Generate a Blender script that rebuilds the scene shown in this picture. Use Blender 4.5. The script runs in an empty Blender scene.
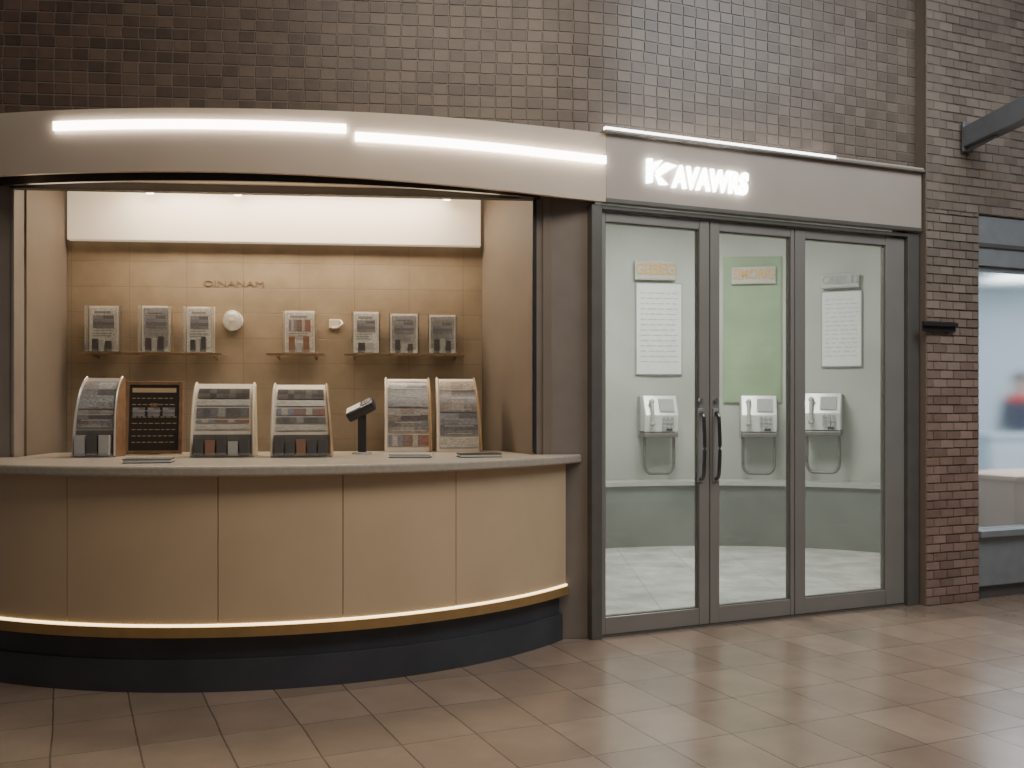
import bpy, bmesh, math, random
from mathutils import Vector, Matrix
random.seed(4)
S = bpy.context.scene; COL = S.collection
EYE = 1.38; F = 1000.0; HZ = 405.0
PI = math.pi

# ------------------------------------------------------------------ materials
MATS = {}
def new_mat(name):
    m = bpy.data.materials.new(name); m.use_nodes = True
    nt = m.node_tree; nt.nodes.clear()
    out = nt.nodes.new('ShaderNodeOutputMaterial')
    b = nt.nodes.new('ShaderNodeBsdfPrincipled')
    nt.links.new(b.outputs[0], out.inputs[0])
    MATS[name] = m
    return m, nt, b, out
def N(nt, t, **kw):
    n = nt.nodes.new(t)
    for k, v in kw.items(): setattr(n, k, v)
    return n
def P(name, col, rough=.5, metal=0, var=.12, scale=9, bump=0., bscale=None, emit=None, es=0, spec=.5, coat=0):
    m, nt, b, out = new_mat(name)
    tc = N(nt, 'ShaderNodeTexCoord')
    no = N(nt, 'ShaderNodeTexNoise'); no.inputs['Scale'].default_value = scale; no.inputs['Detail'].default_value = 5
    nt.links.new(tc.outputs['Object'], no.inputs['Vector'])
    r = N(nt, 'ShaderNodeValToRGB')
    lo = [max(0, c*(1-var)) for c in col]; hi = [min(1, c*(1+var)) for c in col]
    r.color_ramp.elements[0].position = .3; r.color_ramp.elements[1].position = .7
    r.color_ramp.elements[0].color = (*lo, 1); r.color_ramp.elements[1].color = (*hi, 1)
    nt.links.new(no.outputs[0], r.inputs[0]); nt.links.new(r.outputs[0], b.inputs['Base Color'])
    b.inputs['Roughness'].default_value = rough; b.inputs['Metallic'].default_value = metal
    b.inputs['Specular IOR Level'].default_value = spec
    b.inputs['Coat Weight'].default_value = coat
    if bump:
        n2 = N(nt, 'ShaderNodeTexNoise'); n2.inputs['Scale'].default_value = bscale or scale*8; n2.inputs['Detail'].default_value = 4
        nt.links.new(tc.outputs['Object'], n2.inputs['Vector'])
        bp = N(nt, 'ShaderNodeBump'); bp.inputs['Strength'].default_value = bump; bp.inputs['Distance'].default_value = .01
        nt.links.new(n2.outputs[0], bp.inputs['Height']); nt.links.new(bp.outputs[0], b.inputs['Normal'])
    if emit:
        b.inputs['Emission Color'].default_value = (*emit, 1); b.inputs['Emission Strength'].default_value = es
    return m
def glass(name, tint, base=.04, graze=.6, rough=.03, haze=0.0, hazecol=(.8, .85, .8), frost=None):
    m, nt, b, out = new_mat(name)
    if frost:
        tr = N(nt, 'ShaderNodeBsdfRefraction'); tr.inputs['IOR'].default_value = frost[0]; tr.inputs['Roughness'].default_value = frost[1]
    else:
        tr = N(nt, 'ShaderNodeBsdfTransparent')
    tr.inputs[0].default_value = (*tint, 1)
    gl = N(nt, 'ShaderNodeBsdfGlossy'); gl.inputs['Roughness'].default_value = rough
    lw = N(nt, 'ShaderNodeLayerWeight'); lw.inputs['Blend'].default_value = .5
    pw = N(nt, 'ShaderNodeMath', operation='POWER'); pw.inputs[1].default_value = 3.
    nt.links.new(lw.outputs['Facing'], pw.inputs[0])
    ml = N(nt, 'ShaderNodeMath', operation='MULTIPLY_ADD'); ml.inputs[1].default_value = graze; ml.inputs[2].default_value = base
    ml.use_clamp = True
    nt.links.new(pw.outputs[0], ml.inputs[0])
    mx = N(nt, 'ShaderNodeMixShader')
    nt.links.new(ml.outputs[0], mx.inputs[0]); nt.links.new(tr.outputs[0], mx.inputs[1]); nt.links.new(gl.outputs[0], mx.inputs[2])
    last = mx
    if haze:
        df = N(nt, 'ShaderNodeBsdfDiffuse'); df.inputs[0].default_value = (*hazecol, 1)
        m2 = N(nt, 'ShaderNodeMixShader'); m2.inputs[0].default_value = haze
        nt.links.new(mx.outputs[0], m2.inputs[1]); nt.links.new(df.outputs[0], m2.inputs[2]); last = m2
    nt.nodes.remove(b)
    nt.links.new(last.outputs[0], out.inputs[0])
    return m
def emis(name, col, s):
    return P(name, col, .5, 0, .02, 5, emit=col, es=s)
def brick_mat(name, c0, c1, mort, rough=.5, alt=None, axis=2, rng=(2.3, 1.0)):
    m, nt, b, out = new_mat(name)
    at = N(nt, 'ShaderNodeAttribute', attribute_name='col')
    sp = N(nt, 'ShaderNodeSeparateColor'); nt.links.new(at.outputs['Color'], sp.inputs[0])
    tc = N(nt, 'ShaderNodeTexCoord')
    no = N(nt, 'ShaderNodeTexNoise'); no.inputs['Scale'].default_value = 14; no.inputs['Detail'].default_value = 6
    nt.links.new(tc.outputs['Object'], no.inputs['Vector'])
    ad = N(nt, 'ShaderNodeMath', operation='MULTIPLY_ADD'); ad.inputs[1].default_value = .7
    nt.links.new(no.outputs[0], ad.inputs[0])
    sb = N(nt, 'ShaderNodeMath', operation='MULTIPLY_ADD'); sb.inputs[1].default_value = .7; sb.inputs[2].default_value = -.2
    nt.links.new(sp.outputs[0], sb.inputs[0]); nt.links.new(sb.outputs[0], ad.inputs[2])
    r = N(nt, 'ShaderNodeValToRGB'); r.color_ramp.elements[0].color = (*c0, 1); r.color_ramp.elements[1].color = (*c1, 1)
    nt.links.new(ad.outputs[0], r.inputs[0])
    colout = r.outputs[0]
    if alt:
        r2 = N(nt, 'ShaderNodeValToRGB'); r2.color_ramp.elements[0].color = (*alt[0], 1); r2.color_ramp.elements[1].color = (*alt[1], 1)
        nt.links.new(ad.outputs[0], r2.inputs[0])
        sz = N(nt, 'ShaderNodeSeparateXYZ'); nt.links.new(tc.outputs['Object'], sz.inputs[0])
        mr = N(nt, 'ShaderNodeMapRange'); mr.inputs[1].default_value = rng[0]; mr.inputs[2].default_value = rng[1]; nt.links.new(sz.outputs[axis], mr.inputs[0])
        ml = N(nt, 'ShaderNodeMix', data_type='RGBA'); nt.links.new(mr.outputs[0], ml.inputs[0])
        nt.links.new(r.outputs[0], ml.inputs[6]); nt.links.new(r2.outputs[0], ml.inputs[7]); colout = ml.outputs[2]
    mx = N(nt, 'ShaderNodeMix', data_type='RGBA'); mx.inputs[7].default_value = (*mort, 1)
    nt.links.new(sp.outputs[1], mx.inputs[0]); nt.links.new(colout, mx.inputs[6])
    nt.links.new(mx.outputs[2], b.inputs['Base Color'])
    b.inputs['Roughness'].default_value = rough
    n2 = N(nt, 'ShaderNodeTexNoise'); n2.inputs['Scale'].default_value = 60
    nt.links.new(tc.outputs['Object'], n2.inputs['Vector'])
    bp = N(nt, 'ShaderNodeBump'); bp.inputs['Strength'].default_value = .25; bp.inputs['Distance'].default_value = .004
    nt.links.new(n2.outputs[0], bp.inputs['Height']); nt.links.new(bp.outputs[0], b.inputs['Normal'])
    return m
def grid_mat(name, c1, c2, mort, bw, bh, msize, rough, axes='xy', bumpd=.004, offset=0., roughvar=.1, nscale=3., nvar=.3, spec=.5, wob=0.):
    m, nt, b, out = new_mat(name)
    tc = N(nt, 'ShaderNodeTexCoord')
    src = tc.outputs['Object']
    if wob:
        nw = N(nt, 'ShaderNodeTexNoise'); nw.inputs['Scale'].default_value = 1.3; nt.links.new(src, nw.inputs['Vector'])
        sw = N(nt, 'ShaderNodeVectorMath', operation='SCALE'); sw.inputs['Scale'].default_value = wob; nt.links.new(nw.outputs['Color'], sw.inputs[0])
        aw = N(nt, 'ShaderNodeVectorMath', operation='ADD'); nt.links.new(src, aw.inputs[0]); nt.links.new(sw.outputs[0], aw.inputs[1]); src = aw.outputs[0]
    sx = N(nt, 'ShaderNodeSeparateXYZ'); nt.links.new(src, sx.inputs[0])
    cb = N(nt, 'ShaderNodeCombineXYZ')
    nt.links.new(sx.outputs[0], cb.inputs[0]); nt.links.new(sx.outputs[1 if axes == 'xy' else 2], cb.inputs[1])
    br = N(nt, 'ShaderNodeTexBrick'); br.offset = offset; br.squash = 1
    br.inputs['Scale'].default_value = 1; br.inputs['Brick Width'].default_value = bw; br.inputs['Row Height'].default_value = bh
    br.inputs['Mortar Size'].default_value = msize; br.inputs['Mortar Smooth'].default_value = .3
    br.inputs['Color1'].default_value = (*c1, 1); br.inputs['Color2'].default_value = (*c2, 1); br.inputs['Mortar'].default_value = (*mort, 1)
    nt.links.new(cb.outputs[0], br.inputs['Vector'])
    no = N(nt, 'ShaderNodeTexNoise'); no.inputs['Scale'].default_value = nscale; no.inputs['Detail'].default_value = 8; no.inputs['Roughness'].default_value = .6
    nt.links.new(tc.outputs['Object'], no.inputs['Vector'])
    r = N(nt, 'ShaderNodeMapRange'); r.inputs[1].default_value = .3; r.inputs[2].default_value = .7
    r.inputs[3].default_value = 1-nvar; r.inputs[4].default_value = 1+nvar
    nt.links.new(no.outputs[0], r.inputs[0])
    vm = N(nt, 'ShaderNodeVectorMath', operation='SCALE'); nt.links.new(br.outputs[0], vm.inputs[0]); nt.links.new(r.outputs[0], vm.inputs['Scale'])
    nt.links.new(vm.outputs[0], b.inputs['Base Color'])
    rr = N(nt, 'ShaderNodeMapRange'); rr.inputs[3].default_value = rough-roughvar; rr.inputs[4].default_value = rough+roughvar
    nt.links.new(no.outputs[0], rr.inputs[0]); nt.links.new(rr.outputs[0], b.inputs['Roughness'])
    b.inputs['Specular IOR Level'].default_value = spec
    bp = N(nt, 'ShaderNodeBump'); bp.invert = True; bp.inputs['Strength'].default_value = .6; bp.inputs['Distance'].default_value = bumpd
    nt.links.new(br.outputs[1], bp.inputs['Height']); nt.links.new(bp.outputs[0], b.inputs['Normal'])
    return m
def print_mat(name, palette, nx, nz, seed=0., rough=.3, warp=.04):
    """printed sheet: rows of small ink blocks"""
    m, nt, b, out = new_mat(name)
    tc = N(nt, 'ShaderNodeTexCoord')
    n0 = N(nt, 'ShaderNodeTexNoise'); n0.inputs['Scale'].default_value = 9; nt.links.new(tc.outputs['Generated'], n0.inputs['Vector'])
    sc = N(nt, 'ShaderNodeVectorMath', operation='SCALE'); sc.inputs['Scale'].default_value = warp; nt.links.new(n0.outputs['Color'], sc.inputs[0])
    a0 = N(nt, 'ShaderNodeVectorMath', operation='ADD'); nt.links.new(tc.outputs['Generated'], a0.inputs[0]); nt.links.new(sc.outputs[0], a0.inputs[1])
    mu = N(nt, 'ShaderNodeVectorMath', operation='MULTIPLY'); mu.inputs[1].default_value = (nx, 0, nz)
    nt.links.new(a0.outputs[0], mu.inputs[0])
    fl = N(nt, 'ShaderNodeVectorMath', operation='FLOOR'); nt.links.new(mu.outputs[0], fl.inputs[0])
    ad = N(nt, 'ShaderNodeVectorMath', operation='ADD'); ad.inputs[1].default_value = (seed, seed*.7, seed*1.3); nt.links.new(fl.outputs[0], ad.inputs[0])
    wn = N(nt, 'ShaderNodeTexWhiteNoise'); nt.links.new(ad.outputs[0], wn.inputs[0])
    r = N(nt, 'ShaderNodeValToRGB'); r.color_ramp.interpolation = 'CONSTANT'
    el = r.color_ramp.elements
    while len(el) < len(palette): el.new(.5)
    for i, c in enumerate(palette):
        el[i].position = i/len(palette); el[i].color = (*c, 1)
    nt.links.new(wn.outputs[0], r.inputs[0])
    no = N(nt, 'ShaderNodeTexNoise'); no.inputs['Scale'].default_value = 14; no.inputs['Detail'].default_value = 6; nt.links.new(tc.outputs['Generated'], no.inputs['Vector'])
    mr = N(nt, 'ShaderNodeMapRange'); mr.inputs[1].default_value = .3; mr.inputs[2].default_value = .7; mr.inputs[3].default_value = .6; mr.inputs[4].default_value = 1.3; nt.links.new(no.outputs[0], mr.inputs[0])
    vm = N(nt, 'ShaderNodeVectorMath', operation='SCALE'); nt.links.new(r.outputs[0], vm.inputs[0]); nt.links.new(mr.outputs[0], vm.inputs['Scale'])
    nt.links.new(vm.outputs[0], b.inputs['Base Color']); b.inputs['Roughness'].default_value = rough
    return m

brick_mat('brick_brown', (.122, .096, .074), (.228, .182, .145), (.195, .163, .134), .40, ((.058, .038, .029), (.160, .102, .075)), 0, (-.1, -2.8))  # redder towards the left, with light falloff painted in as darker brick
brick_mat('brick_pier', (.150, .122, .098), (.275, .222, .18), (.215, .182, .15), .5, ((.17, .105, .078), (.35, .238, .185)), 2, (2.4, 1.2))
grid_mat('floor_tile', (.290, .214, .160), (.230, .170, .128), (.105, .078, .06), .325, .43, .0038, .22, 'xy', .003, .0, .08, 2.2, .15, .8, .03)
grid_mat('white_floor', (.62, .625, .60), (.57, .575, .55), (.43, .435, .415), .5, .5, .005, .14, 'xy', .0015, .0, .05)
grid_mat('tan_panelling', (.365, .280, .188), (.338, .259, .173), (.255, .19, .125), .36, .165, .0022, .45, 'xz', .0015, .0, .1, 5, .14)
P('taupe_post', (.205, .172, .145), .55, 0, .08, 5, .1)
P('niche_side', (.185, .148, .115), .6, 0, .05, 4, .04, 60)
P('dark_metal', (.045, .042, .042), .4, .5, .1)
P('fascia_cream', (.575, .475, .378), .5, 0, .04, 3)
P('fascia_grey', (.43, .375, .32), .45, 0, .04, 3)
P('ceiling_white', (.62, .51, .38), .7, 0, .05)
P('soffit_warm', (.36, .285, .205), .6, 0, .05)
emis('led_white', (1, .93, .82), 13)
emis('led_cool', (1, .97, .92), 7)
emis('led_warm', (1, .80, .46), 4)
emis('lamp_warm', (1, .85, .6), 10)
emis('sign_white', (1, .98, .95), 13)
P('cove_white', (.74, .66, .53), .6, 0, .04, 3, emit=(1, .86, .64), es=.40)
P('counter_tan', (.60, .445, .28), .42, 0, .05, 3)
P('stone', (.40, .35, .285), .3, 0, .10, 45)
P('brass', (.46, .29, .12), .35, .5, .1)
P('plinth', (.052, .055, .064), .45, 0, .15, 4)
P('frame_grey', (.28, .265, .24), .38, .3, .06, 3)
P('frame_dark', (.14, .132, .12), .4, .3, .08)
P('blue_grey', (.27, .29, .30), .45, .2, .08)
P('arm_grey', (.19, .205, .225), .4, .4, .1)
P('black', (.022, .022, .024), .4, 0, .1)
P('handle_dark', (.16, .16, .16), .25, .9, .1)
P('chrome', (.55, .55, .54), .2, .9, .05)
P('white_plastic', (.74, .70, .63), .4, 0, .04)
P('cream_plastic', (.68, .60, .48), .45, 0, .05)
P('silver_plastic', (.66, .665, .645), .35, .15, .05)
P('silver_rim', (.60, .57, .52), .3, .4, .05)
P('grey_plastic', (.28, .28, .28), .45, 0, .08)
P('wood', (.20, .115, .06), .45, 0, .25, 18)
P('tan_wood', (.44, .30, .165), .45, 0, .2, 18)
P('paper', (.62, .635, .615), .6, 0, .03)
P('ink_grey', (.28, .29, .285), .6, 0, .05)
P('ink_faint', (.42, .435, .42), .6, 0, .05)
P('ink_gold', (.50, .30, .10), .5, 0, .05)
P('ink_tan', (.46, .34, .20), .5, 0, .08)
P('ink_brown', (.25, .18, .115), .6, 0, .05)
P('ink_green', (.215, .295, .175), .6, 0, .18, 2.4)
P('board_black', (.022, .018, .016), .45, 0, .1)
P('room_wall', (.365, .375, .34), .65, 0, .16, 1.0)
P('room_base', (.15, .160, .145), .5, 0, .2, 1.5)
P('room_ledge', (.36, .37, .34), .4, 0, .06, 2)
P('room_ceiling', (.70, .70, .67), .7, 0, .03)
P('shop_wall', (.50, .57, .62), .65, 0, .05, 1.5)
P('shop_beige', (.72, .52, .39), .6, 0, .06, 2)
P('skin', (.50, .30, .22), .5, 0, .06)
P('hair', (.05, .025, .02), .6, 0, .3, 60)
P('shirt', (.025, .035, .08), .8, 0, .12)
P('scarf', (.52, .04, .03), .8, 0, .12)
P('trousers', (.03, .035, .05), .8, 0, .12)
P('eye', (.8, .8, .8), .2)
P('card_dark', (.08, .075, .072), .45, 0, .2)
P('card_brown', (.24, .135, .085), .45, 0, .2)
P('card_grey', (.36, .355, .34), .45, 0, .1)
P('slot_shade', (.13, .11, .095), .5, 0, .15)  # dark tone imitating shade inside a recess
glass('door_glass', (.935, .948, .932), .09, .6, .015, .06, (.50, .53, .49))
glass('clear_acrylic', (.93, .94, .92), .04, .6, .04, .06, (.8, .8, .78))
glass('clear_dome', (.90, .90, .88), .10, .8, .03, .30, (.8, .78, .74))
glass('shop_glass', (.94, .96, .97), .03, .4, .1, .10, (.66, .73, .78), (1.08, .24))
print_mat('print_mono', [(.34, .31, .28), (.18, .17, .16), (.26, .24, .22), (.40, .37, .34), (.13, .125, .12), (.30, .28, .25)], 7, 1, 2.3)
print_mat('print_photo', [(.17, .15, .13), (.25, .215, .185), (.34, .30, .26), (.21, .21, .22), (.13, .115, .105), (.28, .23, .20)], 3, 4, 5.1)
print_mat('print_view', [(.19, .19, .195), (.27, .27, .275), (.35, .345, .33), (.16, .16, .165), (.23, .225, .22)], 2, 4, 2.7)
print_mat('print_left', [(.28, .275, .265), (.38, .37, .355), (.20, .19, .18), (.44, .43, .41), (.33, .31, .29)], 2, 4, 8.2)
print_mat('print_red', [(.30, .14, .10), (.40, .34, .28), (.24, .16, .14), (.44, .39, .33), (.22, .22, .26)], 8, 1, 8.7)
print_mat('print_text', [(.54, .51, .45), (.52, .49, .43), (.44, .41, .36), (.53, .50, .43), (.48, .45, .40)], 10, 3, 3.9)
print_mat('print_screen', [(.06, .058, .058), (.10, .09, .085), (.07, .065, .06), (.13, .118, .105)], 8, 2, 1.9)
print_mat('print_shelf_a', [(.62, .60, .56), (.58, .56, .53), (.60, .58, .54), (.62, .60, .56)], 2, 3, 4.4)
print_mat('print_shelf_b', [(.64, .60, .54), (.54, .36, .27), (.62, .58, .52), (.60, .54, .46)], 2, 3, 6.2)
print_mat('print_shelf_c', [(.44, .43, .41), (.38, .37, .355), (.48, .47, .45), (.33, .32, .31)], 2, 3, 9.9)

# ------------------------------------------------------------------ frames
class Fr:
    def __init__(s, x, y, deg):
        s.x, s.y = x, y; s.a = math.radians(deg); s.c = math.cos(s.a); s.s = math.sin(s.a)
        s.M = Matrix.Translation((x, y, 0)) @ Matrix.Rotation(s.a, 4, 'Z')
    def w(s, u, v): return (s.x+s.c*u-s.s*v, s.y+s.s*u+s.c*v)
    def loc(s, X, Y):
        dx, dy = X-s.x, Y-s.y
        return (dx*s.c+dy*s.s, -dx*s.s+dy*s.c)
    def at(s, u, v, z, rot=0):
        X, Y = s.w(u, v)
        return Matrix.Translation((X, Y, z)) @ Matrix.Rotation(s.a+rot, 4, 'Z')
    def hit(s, v, px, py=HZ):
        k = (px-512)/F; ox = s.x-s.s*v; oy = s.y+s.c*v
        u = (k*oy-ox)/(s.c-k*s.s); Y = oy+s.s*u
        return u, EYE+(HZ-py)/F*Y
K = Fr(.12, 5.88, 6)
D = Fr(.52, 5.92, 24)

# ------------------------------------------------------------------ mesh builder
class MB:
    def __init__(s): s.bm = bmesh.new()
    def merge(s, b, M=None):
        if M is not None: bmesh.ops.transform(b, matrix=M, verts=b.verts)
        me = bpy.data.meshes.new('t'); b.to_mesh(me); b.free()
        s.bm.from_mesh(me); bpy.data.meshes.remove(me); return s
    def box(s, x0, x1, y0, y1, z0, z1, bev=0, M=None, seg=2):
        b = bmesh.new()
        T = Matrix.Translation(((x0+x1)/2, (y0+y1)/2, (z0+z1)/2)) @ Matrix.Diagonal((abs(x1-x0), abs(y1-y0), abs(z1-z0), 1))
        bmesh.ops.create_cube(b, size=1, matrix=T)
        if bev: bmesh.ops.bevel(b, geom=b.edges[:], offset=bev, segments=seg, profile=.5, affect='EDGES')
        return s.merge(b, M)
    def poly(s, pts, dirn, bev=0, M=None):
        b = bmesh.new(); vs = [b.verts.new(p) for p in pts]; f = b.faces.new(vs)
        r = bmesh.ops.extrude_face_region(b, geom=[f])
        bmesh.ops.translate(b, vec=Vector(dirn), verts=[e for e in r['geom'] if isinstance(e, bmesh.types.BMVert)])
        bmesh.ops.recalc_face_normals(b, faces=b.faces[:])
        if bev:
            n = Vector(dirn).normalized()
            es = [e for e in b.edges if abs((e.verts[0].co-e.verts[1].co).normalized().dot(n)) < .3]
            bmesh.ops.bevel(b, geom=es, offset=bev, segments=3, profile=.5, affect='EDGES')
        return s.merge(b, M)
    def prism(s, pts, z0, z1, bev=0, M=None): return s.poly([(x, y, z0) for x, y in pts], (0, 0, z1-z0), bev, M)
    def prism_xz(s, pts, y0, y1, bev=0, M=None): return s.poly([(x, y0, z) for x, z in pts], (0, y1-y0, 0), bev, M)
    def prism_yz(s, pts, x0, x1, bev=0, M=None): return s.poly([(x0, y, z) for y, z in pts], (x1-x0, 0, 0), bev, M)
    def cyl(s, p0, p1, r, r2=None, n=18, M=None):
        b = bmesh.new(); p0 = Vector(p0); p1 = Vector(p1); d = p1-p0
        T = Matrix.Translation((p0+p1)/2) @ d.to_track_quat('Z', 'Y').to_matrix().to_4x4()
        bmesh.ops.create_cone(b, cap_ends=True, segments=n, radius1=r, radius2=r if r2 is None else r2, depth=d.length, matrix=T)
        return s.merge(b, M)
    def tube(s, pts, r, n=8, M=None):
        b = bmesh.new(); pts = [Vector(p) for p in pts]; rings = []
        for i, p in enumerate(pts):
            t = (pts[min(i+1, len(pts)-1)]-pts[max(i-1, 0)]).normalized()
            q = t.to_track_quat('Z', 'Y')
            rings.append([b.verts.new(p+q @ Vector((r*math.cos(2*PI*k/n), r*math.sin(2*PI*k/n), 0))) for k in range(n)])
        for a, c in zip(rings, rings[1:]):
            for k in range(n): b.faces.new((a[k], a[(k+1) % n], c[(k+1) % n], c[k]))
        b.faces.new(rings[0][::-1]); b.faces.new(rings[-1])
        bmesh.ops.recalc_face_normals(b, faces=b.faces[:])
        return s.merge(b, M)
    def sphere(s, c, r, sc=(1, 1, 1), M=None, n=20):
        b = bmesh.new()
        bmesh.ops.create_uvsphere(b, u_segments=n, v_segments=n//2+2, radius=r, matrix=Matrix.Translation(c) @ Matrix.Diagonal((*sc, 1)))
        return s.merge(b, M)
    def loft(s, rings):
        """closed rings of 3D points joined into a solid"""
        b = bmesh.new(); R = [[b.verts.new(p) for p in r] for r in rings]; m = len(R[0])
        for a, c in zip(R, R[1:]):
            for k in range(m): b.faces.new((a[k], a[(k+1) % m], c[(k+1) % m], c[k]))
        b.faces.new(R[0][::-1]); b.faces.new(R[-1])
        bmesh.ops.recalc_face_normals(b, faces=b.faces[:])
        return s.merge(b)
    def arc(s, cx, cy, r0, r1, z0, z1, p0, p1, n=48):
        R = []
        for i in range(n+1):
            p = p0+(p1-p0)*i/n; sn, cs = math.sin(p), -math.cos(p)
            R.append([(cx+r*sn, cy+r*cs, z) for r, z in ((r1, z0), (r1, z1), (r0, z1), (r0, z0))])
        return s.loft(R)
    def bricks(s, u0, u1, z0, z1, v, bw, bh, g, stagger, depth=.0035, jit=.002):
        bm = s.bm
        lay = bm.loops.layers.float_color.get('col') or bm.loops.layers.float_color.new('col')
        def paint(fs, c):
            for f in fs:
                for l in f.loops: l[lay] = c
        def q(pts): return bm.faces.new([bm.verts.new(p) for p in pts])
        nb = max(1, int((u1-u0)/.1))
        for i in range(nb):
            a, b2 = u0+(u1-u0)*i/nb, u0+(u1-u0)*(i+1)/nb
            paint([q([(a, v, z0), (b2, v, z0), (b2, v, z1), (a, v, z1)])], (0, 1, 0, 1))
        row = 0; z = z0
        while z < z1-1e-4:
            off = (bw*.5 if (row % 2 and stagger) else 0)+random.uniform(-.006, .006)
            x = u0-off
            while x < u1-1e-4:
                a = max(x, u0)+g/2; b2 = min(x+bw, u1)-g/2
                if b2-a > .012:
                    za = z+g/2+random.uniform(-.0012, .0012); zb = min(z+bh, z1)-g/2+random.uniform(-.0012, .0012)
                    f = v-depth-random.uniform(0, jit); e = .0025
                    B = [(a, v, za), (b2, v, za), (b2, v, zb), (a, v, zb)]
                    T = [(a+e, f, za+e), (b2-e, f, za+e), (b2-e, f, zb-e), (a+e, f, zb-e)]
                    Bv = [bm.verts.new(p) for p in B]; Tv = [bm.verts.new(p) for p in T]
                    fs = [bm.faces.new(Tv)]+[bm.faces.new((Bv[i], Bv[(i+1) % 4], Tv[(i+1) % 4], Tv[i])) for i in range(4)]
                    paint(fs, (random.random(), 0, 0, 1))
                x += bw
            z += bh; row += 1
        return s
    def paintbox(s, x0, x1, y0, y1, z0, z1):
        bm = s.bm; lay = bm.loops.layers.float_color.get('col') or bm.loops.layers.float_color.new('col')
        p = [(x, y, z) for x in (x0, x1) for y in (y0, y1) for z in (z0, z1)]
        vs = [bm.verts.new(c) for c in p]
        for f in ((0, 1, 3, 2), (4, 6, 7, 5), (0, 4, 5, 1), (2, 3, 7, 6), (0, 2, 6, 4), (1, 5, 7, 3)):
            fc = bm.faces.new([vs[i] for i in f])
            for l in fc.loops: l[lay] = (.5, 0.6, 0, 1)
        return s
    def build(s, name, mat, parent=None, M=None, smooth=False, ang=40, warp=None):
        me = bpy.data.meshes.new(name)
        if warp:
            for v in s.bm.verts: v.co = warp(v.co)
        s.bm.to_mesh(me); s.bm.free()
        return link(name, me, mat, parent, M, smooth, ang)
def link(name, me, mat, parent=None, M=None, smooth=False, ang=40):
    if smooth:
        for p in me.polygons: p.use_smooth = True
        me.set_sharp_from_angle(angle=math.radians(ang))
    me.materials.clear(); me.materials.append(MATS[mat])
    o = bpy.data.objects.new(name, me); COL.objects.link(o)
    if parent: o.parent = parent
    if M is not None: o.matrix_world = M
    return o
def struct(o): o['kind'] = 'structure'; return o
def tag(o, label, cat, group=None):
    o['label'] = label; o['category'] = cat
    if group: o['group'] = group
    return o
def thing(name, label, cat, M=None, group=None):
    o = bpy.data.objects.new(name, None); COL.objects.link(o); o.empty_display_size = .1
    if M is not None: o.matrix_world = M
    return tag(o, label, cat, group)
def text(name, body, size, mat, parent=None, M=None, ext=.002, bold=0., align='CENTER', sx=1., shear=0., spacing=1., width=None):
    c = bpy.data.curves.new(name, 'FONT'); c.body = body; c.size = size; c.extrude = ext; c.offset = bold
    c.align_x = align; c.align_y = 'CENTER'; c.shear = shear; c.space_character = spacing
    o = bpy.data.objects.new('t', c); COL.objects.link(o)
    dg = bpy.context.evaluated_depsgraph_get(); dg.update()
    me = bpy.data.meshes.new_from_object(o.evaluated_get(dg)); bpy.data.objects.remove(o)
    if width:
        xs = [v.co.x for v in me.vertices]; sx = width/(max(xs)-min(xs)); mid = (max(xs)+min(xs))/2
        me.transform(Matrix.Translation((-mid, 0, 0)))
    me.transform(Matrix.Rotation(PI/2, 4, 'X') @ Matrix.Diagonal((sx, 1, 1, 1)))
    ob = link(name, me, mat)
    if parent:
        ob.parent = parent; ob.matrix_local = M if M is not None else Matrix()
    elif M is not None: ob.matrix_world = M
    return ob

# ------------------------------------------------------------------ camera
cd = bpy.data.cameras.new('camera'); cam = bpy.data.objects.new('camera', cd); COL.objects.link(cam)
cam.location = (0, 0, EYE); cam.rotation_euler = (PI/2, 0, 0)
cd.sensor_width = 36; cd.lens = 36*F/1024; cd.shift_y = (HZ-384)/1024; cd.clip_start = .05
S.camera = cam

# ------------------------------------------------------------------ room shell
struct(MB().box(-6, 10, -7, 9.5, -.12, 0).build('floor', 'floor_tile', M=D.M))

TW, TH = .092, .066
# one continuous tiled wall: straight over the kiosk, a gentle bend, straight over the doors
TURN = D.a-K.a; RB = 2.0; tl_ = RB*math.tan(TURN/2)
dl = D.w(0, .02); dk = K.loc(*dl)
uc = dk[0]+(.02-dk[1])/math.sin(TURN)*math.cos(TURN)          # where the two wall planes meet, along K
ub0 = uc-tl_; Lb = RB*TURN
def bend(c):
    u, v, z = c; dv = v-.02
    if u <= ub0: x, y, a = u, .02, 0.
    elif u <= ub0+Lb:
        a = (u-ub0)/RB; x = ub0+RB*math.sin(a); y = .02+RB*(1-math.cos(a))
    else:
        a = TURN; r_ = u-ub0-Lb
        x = ub0+RB*math.sin(a)+r_*math.cos(a); y = .02+RB*(1-math.cos(a))+r_*math.sin(a)
    return Vector((x-math.sin(a)*dv, y+math.cos(a)*dv, z))
ut_end = ub0+Lb-tl_+(D.loc(*K.w(uc, .02))[0]*-1+2.515)
mb = MB(); mb.bricks(-5, ut_end, 2.86, 4.7, .02, TW, TH, .006, False)
struct(mb.build('wall_back', 'brick_brown', M=K.M, warp=bend))
struct(MB().box(0, 2.5, .03, .2, 2.60, 2.86).build('wall_door_header', 'frame_dark', M=D.M))
struct(MB().box(.022, .372, 0, .16, 0, 2.86, .004).build('wall_right_post', 'taupe_post', M=K.M))
struct(MB().box(-5, -2.915, 0, .16, 0, 2.86, .004).build('wall_left_post', 'taupe_post', M=K.M))
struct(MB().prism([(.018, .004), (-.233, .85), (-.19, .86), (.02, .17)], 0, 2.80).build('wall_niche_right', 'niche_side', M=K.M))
struct(MB().prism([(-2.905, .165), (-2.905, .85), (-2.95, .85), (-2.95, .165)], 0, 2.80).build('wall_niche_left', 'niche_side', M=K.M))
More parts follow.
